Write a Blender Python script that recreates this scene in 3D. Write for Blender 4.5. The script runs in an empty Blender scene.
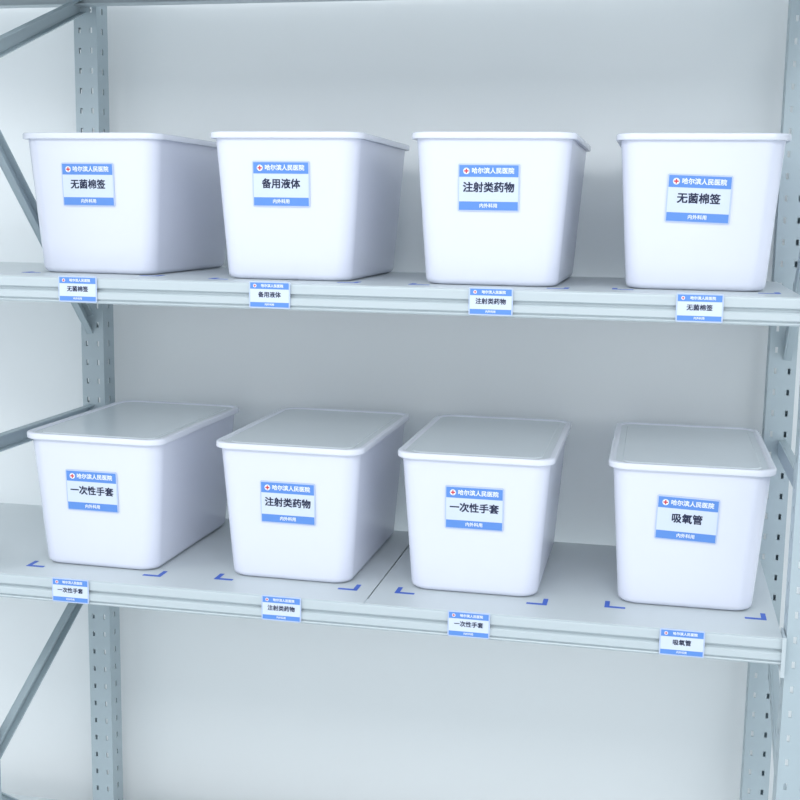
import bpy, bmesh, math, random
from mathutils import Vector, Matrix

# ------------------------------------------------------------------ helpers
def lin(c):
    return tuple(((v/255)/12.92 if v/255<=.04045 else ((v/255+.055)/1.055)**2.4) for v in c)+(1,)
def mat(name,rgb,rough=.5,metal=0,noise=0,scale=40,spec=.5,sss=0,trans=0,coat=0):
    m=bpy.data.materials.new(name); m.use_nodes=True
    nt=m.node_tree; b=nt.nodes['Principled BSDF']
    c=lin(rgb)
    b.inputs['Base Color'].default_value=c
    b.inputs['Roughness'].default_value=rough
    b.inputs['Metallic'].default_value=metal
    b.inputs['Specular IOR Level'].default_value=spec
    if coat: b.inputs['Coat Weight'].default_value=coat
    if trans: b.inputs['Transmission Weight'].default_value=trans
    if sss:
        b.inputs['Subsurface Weight'].default_value=sss
        b.inputs['Subsurface Radius'].default_value=(.01,.01,.012)
    if noise:
        tc=nt.nodes.new('ShaderNodeTexCoord'); n=nt.nodes.new('ShaderNodeTexNoise')
        n.inputs['Scale'].default_value=scale; n.inputs['Detail'].default_value=4
        mx=nt.nodes.new('ShaderNodeMix'); mx.data_type='RGBA'
        mx.inputs[6].default_value=tuple(v*(1-noise) for v in c[:3])+(1,)
        mx.inputs[7].default_value=tuple(min(1,v*(1+noise)) for v in c[:3])+(1,)
        nt.links.new(tc.outputs['Object'],n.inputs['Vector'])
        nt.links.new(n.outputs['Fac'],mx.inputs[0])
        nt.links.new(mx.outputs[2],b.inputs['Base Color'])
    return m
M_plastic=mat('bin_white_plastic',(222,226,240),.24,noise=.006,scale=60)
M_lidrim=mat('lid_rim_plastic',(224,228,239),.26,noise=.006,scale=60)
M_lid=mat('lid_frosted_plastic',(209,217,223),.2,noise=.012,scale=25)
M_shelf=mat('shelf_painted_steel',(204,212,215),.35,noise=.012,scale=12)
M_beam=mat('beam_painted_steel',(190,201,206),.38,noise=.01,scale=15)
M_post=mat('post_painted_steel',(172,187,194),.42,noise=.015,scale=20)
M_wall=mat('wall_paint',(237,242,244),.75,noise=.008,scale=5)
M_floor=mat('floor_vinyl',(190,198,202),.4,noise=.03,scale=6)
M_ceil=mat('ceiling_paint',(235,237,238),.8,noise=.01,scale=6)
M_tape=mat('blue_tape',(66,104,200),.5,noise=.02)
M_lblue=mat('label_header_blue',(92,142,218),.4,noise=.01)
M_lwhite=mat('label_card_pale',(210,221,238),.4,noise=.006)
M_ltxt=mat('label_ink_dark',(24,34,68),.6,noise=.01)
M_ltw=mat('label_ink_white',(240,244,250),.6,noise=.005)
M_red=mat('label_cross_red',(205,60,70),.5,noise=.01)
M_sleeve=mat('label_sleeve_clear',(188,203,232),.15,noise=.005)

def link(o,parent=None):
    bpy.context.scene.collection.objects.link(o)
    if parent: o.parent=parent
    return o
def empty(name,loc=(0,0,0),rot=(0,0,0),parent=None):
    e=bpy.data.objects.new(name,None); e.location=loc; e.rotation_euler=rot
    e.empty_display_size=.05
    return link(e,parent)
def finish(bm,name,mats,parent=None,smooth=True,ang=32,bevel=0):
    bmesh.ops.recalc_face_normals(bm,faces=bm.faces)
    me=bpy.data.meshes.new(name)
    if smooth:
        for f in bm.faces: f.smooth=True
        for e in bm.edges:
            if len(e.link_faces)==2 and e.calc_face_angle(0)>math.radians(ang): e.smooth=False
    bm.to_mesh(me); bm.free()
    for m in (mats if isinstance(mats,list) else [mats]): me.materials.append(m)
    o=bpy.data.objects.new(name,me); link(o,parent)
    if bevel:
        b=o.modifiers.new('bevel','BEVEL'); b.width=bevel; b.segments=2; b.limit_method='ANGLE'
    return o
def box(bm,x0,x1,y0,y1,z0,z1,mi=0,mtx=None):
    v=[bm.verts.new((x,y,z)) for z in (z0,z1) for y in (y0,y1) for x in (x0,x1)]
    if mtx is not None:
        for a in v: a.co=mtx@a.co
    for q in ((0,2,3,1),(4,5,7,6),(0,1,5,4),(2,6,7,3),(0,4,6,2),(1,3,7,5)):
        f=bm.faces.new([v[i] for i in q]); f.material_index=mi
def rrect(x0,x1,y0,y1,r,z,n=8):
    pts=[]
    for cx,cy,a0 in ((x1-r,y1-r,0),(x0+r,y1-r,90),(x0+r,y0+r,180),(x1-r,y0+r,270)):
        for i in range(n+1):
            a=math.radians(a0+90*i/n); pts.append((cx+r*math.cos(a),cy+r*math.sin(a),z))
    return pts
def loft(bm,rings,cap0=True,cap1=True,mats=None):
    prev=None; first=None
    for k,pts in enumerate(rings):
        cur=[bm.verts.new(p) for p in pts]
        if prev:
            for i in range(len(cur)):
                j=(i+1)%len(cur)
                f=bm.faces.new((prev[i],prev[j],cur[j],cur[i]))
                if mats: f.material_index=mats[k-1]
        else: first=cur
        prev=cur
    if cap0: bm.faces.new(first[::-1])
    if cap1:
        f=bm.faces.new(prev)
        if mats: f.material_index=mats[-1]
def extrude_x(bm,prof,x0,x1):
    a=[bm.verts.new((x0,y,z)) for y,z in prof]; b=[bm.verts.new((x1,y,z)) for y,z in prof]
    n=len(prof)
    for i in range(n):
        j=(i+1)%n; bm.faces.new((a[i],a[j],b[j],b[i]))
    bm.faces.new(a[::-1]); bm.faces.new(b)

def text(name,s,size,loc,m,parent,bold=0.0):
    offs=[(0,0)] if not bold else [(-bold,-bold),(bold,-bold),(-bold,bold),(bold,bold)]
    for k,(dx,dz) in enumerate(offs):
        cu=bpy.data.curves.new(name,'FONT'); cu.body=s; cu.size=size
        cu.align_x='CENTER'; cu.align_y='CENTER'
        cu.resolution_u=12
        cu.materials.append(m)
        o=bpy.data.objects.new(name,cu)
        o.location=(loc[0]+dx,loc[1]-.00003*k,loc[2]+dz); o.rotation_euler=(math.pi/2,0,0)
        link(o,parent)

# ------------------------------------------------------------------ labels
def label(prefix,main,parent,w,h,M,depth=.0012,ms=1.0):
    """card in XZ plane facing -Y, centred on the local origin of an empty"""
    e=empty(prefix,parent=parent); e.matrix_local=M
    bm=bmesh.new()
    loft(bm,[[(x,-z2,y) for x,y,z2 in rrect(-w/2-.0022,w/2+.0022,-h/2-.0022,h/2+.0022,.003,z)] for z in (0,.001,depth)])
    finish(bm,'sleeve',M_sleeve,e)
    d=depth
    bm=bmesh.new()
    hy=h*.5; hh=h*.26; fh=h*.19
    box(bm,-w/2,w/2,-d-.0004,-d,-hy,hy,0)
    box(bm,-w/2,w/2,-d-.0007,-d-.0004,hy-hh,hy,1)
    box(bm,-w/2,w/2,-d-.0007,-d-.0004,-hy,-hy+fh,1)
    cx=-w*.38; cz=hy-hh/2; r=hh*.28
    vs=[bm.verts.new((cx+r*math.cos(t*math.pi/8),-d-.0009,cz+r*math.sin(t*math.pi/8))) for t in range(16)]
    f=bm.faces.new(vs); f.material_index=2
    box(bm,cx-r*.7,cx+r*.7,-d-.0012,-d-.0009,cz-r*.22,cz+r*.22,3)
    box(bm,cx-r*.22,cx+r*.22,-d-.00121,-d-.0009,cz-r*.7,cz+r*.7,3)
    finish(bm,'card',[M_lwhite,M_lblue,M_ltw,M_red],e,smooth=False)
    text('header_text','哈尔滨人民医院',hh*.53,(w*.07,-d-.0009,hy-hh/2),M_ltw,e,bold=hh*.012)
    text('main_text',main,h*.235*ms,(0,-d-.0006,(fh-hh)/2+h*.03),M_ltxt,e,bold=h*.0065)
    text('footer_text','内外科用',fh*.55,(0,-d-.0009,-hy+fh/2),M_ltw,e,bold=fh*.01)
    return e

# ------------------------------------------------------------------ storage bin
W=.267; LEN=.412
def bin_(x,y,z,rot,txt,lu,lv,tilt=0):
    e=empty('storage_bin',(x,y,z+.0010),(0,0,rot))
    def R(ins,z,r): return rrect(ins,W-ins,ins,LEN-ins,r,z)
    bm=bmesh.new()
    rings=[]; ib=.0235; it=.0075
    for k in range(6):
        a=math.pi/2*k/5; rr=.011
        rings.append(R(ib+rr*(1-math.sin(a)),rr*(1-math.cos(a)),.028))
    def ins(z): return ib+(it-ib)*(z-.011)/(.234-.011)
    for zz in (.05,.1,.15,.2,.234): rings.append(R(ins(zz),zz,.028+.002*zz/.222))
    rings.append(R(.0105,.234,.028))
    rings.append(R(.0135,.22,.027)); rings.append(R(.0265,.012,.025)); rings.append(R(.034,.004,.020))
    loft(bm,rings)
    finish(bm,'bin_body',M_plastic,e)
    bm=bmesh.new()
    rings=[R(.009,.2345,.028),R(.003,.2335,.030),R(.0008,.2335,.031),R(.0002,.2342,.0315),R(0,.2355,.0315),R(0,.2415,.0315),R(.0006,.2430,.031),R(.002,.2440,.030),
           R(.008,.2442,.027),R(.0095,.2435,.026),R(.0115,.2415,.024),R(.022,.2414,.020),R(.0235,.2428,.019),R(.026,.2428,.017)]
    loft(bm,rings,mats=[0]*10+[1]*4)
    finish(bm,'bin_lid',[M_lidrim,M_lid],e)
    zc=.243*(1-lv); yf=ins(zc)
    sl=math.atan((ib-it)/.223)
    M=Matrix.Translation((W*lu,yf-.0006,zc))@Matrix.Rotation(sl,4,'X')@Matrix.Rotation(tilt,4,'Y')
    label('bin_label',txt,e,.095,.071,M)
    return e
ZU,ZL=1.5254,1.0
upper=[(-.417,.104,-.022,'无菌棉签',.49,.36,.0),(-.051,.066,-.004,'备用液体',.483,.345,.0),(.295,.064,-.002,'注射类药物',.487,.355,.0),(.6215,.087,0,'无菌棉签',.493,.41,.03)]
lower=[(-.400,.056,-.020,'一次性手套',.49,.41,.0),(-.046,.068,-.013,'注射类药物',.508,.415,.0),(.278,.072,0,'一次性手套',.508,.37,.0),(.631,.087,.004,'吸氧管',.487,.365,.035)]
for z,row in ((ZU,upper),(ZL,lower)):
    for x,y,r,t,lu,lv,ti in row: bin_(x,y,z,r,t,lu,lv,ti)

# ------------------------------------------------------------------ rack
XL,XR,D=-.466,.912,.51
rack=empty('storage_rack',(0,0,0))
def perf(bm,u0,u1,z0,z1,cols,pos,axis,t=.002,sw=.006,sh=.014,pitch=.04):
    def bx(a,b,c,d):
        if axis=='x': box(bm,a,b,pos,pos+t,c,d)
        else: box(bm,pos,pos+t,a,b,c,d)
    cs=sorted(cols); edges=[u0]
    for c in cs: edges+= [c-sw/2,c+sw/2]
    edges.append(u1)
    for i in range(0,len(edges),2): bx(edges[i],edges[i+1],z0,z1)
    for c in cs:
        z=z0
        while z<z1:
            bx(c-sw/2,c+sw/2,z,min(z+pitch-sh,z1)); z+=pitch
def post(name,x0,x1,y0,y1):
    bm=bmesh.new(); H=2.18
    w=x1-x0
    perf(bm,x0,x1,.004,H,[x0+w*.25,x1-w*.25],y0,'x',sw=.005,sh=.011)
    perf(bm,y0+.002,y1,.004,H,[(y0+y1)/2],x0,'y',sw=.008,sh=.012)
    perf(bm,y0+.002,y1,.004,H,[(y0+y1)/2],x1-.002,'y',sw=.008,sh=.012)
    box(bm,x0+.002,x0+.012,y1-.002,y1,.004,H); box(bm,x1-.012,x1-.002,y1-.002,y1,.004,H)
    box(bm,x0-.01,x1+.01,y0-.01,y1+.01,0,.004)
    finish(bm,name,M_post,rack,smooth=False)
PW=.05
post('post_rear_left',XL-PW/2,XL+PW/2,D-.03,D+.02)
post('post_rear_right',XR-.005,XR-.005+PW,D-.03,D+.02)
post('post_front_left',XL-PW/2-.02,XL+PW/2-.02,.004,.054)
post('post_front_right',XR+.005,XR+.005+PW,.004,.054)

prof=[(.03,0),(.003,0),(.0006,-.001),(0,-.003),(0,-.0155),(.001,-.0165),(.0065,-.0175),(.0065,-.0205),(.001,-.0225),(-.001,-.0245),(-.001,-.034),(0,-.0352),(.003,-.0358),(.003,-.0372),(0,-.0380),(-.001,-.0395),(.001,-.042),(.03,-.042),(.03,-.040),(.009,-.040),(.009,-.003),(.03,-.003)]
seams={ZU:[.1],ZL:[.245]}
levels=[.12,.32,ZL,ZU,2.086]
for i,z in enumerate(levels):
    bm=bmesh.new(); extrude_x(bm,[(y,z+q) for y,q in prof],XL-.5,XR); finish(bm,'beam_front_%d'%i,M_beam,rack,smooth=False)
    bm=bmesh.new(); extrude_x(bm,[(D-.032-y,z+q) for y,q in prof],XL-.5,XR); finish(bm,'beam_rear_%d'%i,M_beam,rack,smooth=False)
    bm=bmesh.new()
    box(bm,XR,XR+.0035,-.004,.045,z-.06,z+.004)
    box(bm,XR-.002,XR+.004,-.006,-.004,z-.06,z+.004)
    finish(bm,'beam_bracket_%d'%i,M_beam,rack,smooth=False)
    xs=[XL-.5]+seams.get(z,[.138])+[XR]
    bm=bmesh.new()
    for a,b in zip(xs[:-1],xs[1:]):
        box(bm,a+.0013,b-.0013,.0035,D-.035,z-.0028,z+.0006)
        box(bm,a+.0013,a+.003,.031,D-.067,z-.03,z-.0028)
        box(bm,b-.003,b-.0013,.031,D-.067,z-.03,z-.0028)
    finish(bm,'shelf_deck_%d'%i,M_shelf,rack,smooth=False)
def strut(name,p,q,w=.03,t=.003,flange=.014):
    p=Vector(p);q=Vector(q);d=(q-p);L=d.length;d.normalize()
    xax=Vector((1,0,0)); n=d.cross(xax).normalized()
    M=Matrix((( d.x,xax.x,n.x,p.x),(d.y,xax.y,n.y,p.y),(d.z,xax.z,n.z,p.z),(0,0,0,1)))
    bm=bmesh.new()
    box(bm,0,L,-t/2,t/2,-w/2,w/2,mtx=M)
    box(bm,0,L,t/2,flange,w/2-t,w/2,mtx=M); box(bm,0,L,t/2,flange,-w/2,-w/2+t,mtx=M)
    finish(bm,name,M_post,rack,smooth=False,bevel=.0008)
for nm,X in (('left',XL-.012),('right',XR+.022)):
    strut('brace_%s_1'%nm,(X,.03,1.875),(X,D-.01,2.055))
    strut('brace_%s_2'%nm,(X,.03,1.865),(X,D-.01,1.38))
    strut('brace_%s_3'%nm,(X,.05,1.213),(X,D-.02,1.213))
    strut('brace_%s_4'%nm,(X,.03,.62),(X,D-.01,.88))
    strut('brace_%s_5'%nm,(X,.03,.56),(X,D-.01,.20))

# ------------------------------------------------------------------ shelf labels, tape marks
def shelf_label(x,z,txt,tilt=0):
    w,h=.065,.039
    M=Matrix.Translation((x,-.0022,z-h/2))@Matrix.Rotation(tilt,4,'Y')
    label('shelf_label',txt,None,w,h,M,depth=.001,ms=1.05)
SU=[(-.252,'无菌棉签'),(.084,'备用液体'),(.444,'注射类药物'),(.760,'无菌棉签')]
SL=[(-.280,'一次性手套'),(.104,'注射类药物'),(.422,'一次性手套'),(.760,'吸氧管')]
for x,t in SU: shelf_label(x,ZU+.001,t)
for x,t in SL: shelf_label(x,ZL+.001,t)
def tape(x,y,z,sx):
    bm=bmesh.new(); a=.034; w=.008
    box(bm,x,x+sx*a,y,y+w,z+.0007,z+.0010); box(bm,x,x+sx*w,y+w,y+a,z+.0007,z+.0010)
    finish(bm,'floor_marking_tape',M_tape,None,smooth=False)
for z,row in ((ZU,upper),(ZL,lower)):
    for x,y,*_ in row:
        tape(x+.004,y-.002,z,1); tape(x+W-.004,y-.002,z,-1)

# ------------------------------------------------------------------ room
def slab(name,x0,x1,y0,y1,z0,z1,m):
    bm=bmesh.new(); box(bm,x0,x1,y0,y1,z0,z1); return finish(bm,name,m,smooth=False)
slab('wall_back',-3,3,.58,.68,0,2.9,M_wall)
slab('floor',-3,3,-4,.68,-.1,0,M_floor)
slab('ceiling',-3,3,-4,.68,2.9,3.0,M_ceil)

# ------------------------------------------------------------------ lights
def area(name,loc,rot,sx,sy,p,col):
    l=bpy.data.lights.new(name,'AREA'); l.shape='RECTANGLE'; l.size=sx; l.size_y=sy; l.energy=p; l.color=col
    o=bpy.data.objects.new(name,l); o.location=loc; o.rotation_euler=rot; link(o)
area('ceiling_light',(.6,-1.9,2.86),(math.radians(25),0,0),2.4,1.2,56,(.97,.985,1))
area('ceiling_light',(-1.8,-1.4,2.86),(math.radians(10),math.radians(-15),0),1.2,1.2,20,(.97,.985,1))
w=bpy.data.worlds.new('World'); bpy.context.scene.world=w; w.use_nodes=True
w.node_tree.nodes['Background'].inputs[0].default_value=(.92,.96,1,1)
w.node_tree.nodes['Background'].inputs[1].default_value=1.38

# ------------------------------------------------------------------ camera
yaw,pitch,roll,f=.2088,-.1525,.0155,1213.58
fw=Vector((-math.sin(yaw)*math.cos(pitch),math.cos(yaw)*math.cos(pitch),math.sin(pitch)))
r=Vector((math.cos(yaw),math.sin(yaw),0)); u=r.cross(fw)
c,s=math.cos(roll),math.sin(roll)
r2=c*r+s*u; u2=-s*r+c*u
cd=bpy.data.cameras.new('camera'); co=bpy.data.objects.new('camera',cd); link(co)
co.matrix_world=Matrix(((r2.x,u2.x,-fw.x,.7),(r2.y,u2.y,-fw.y,-1.8804),(r2.z,u2.z,-fw.z,1.6403),(0,0,0,1)))
cd.sensor_width=36; cd.lens=36*f/800
bpy.context.scene.camera=co
bpy.context.scene.view_settings.view_transform='Standard'
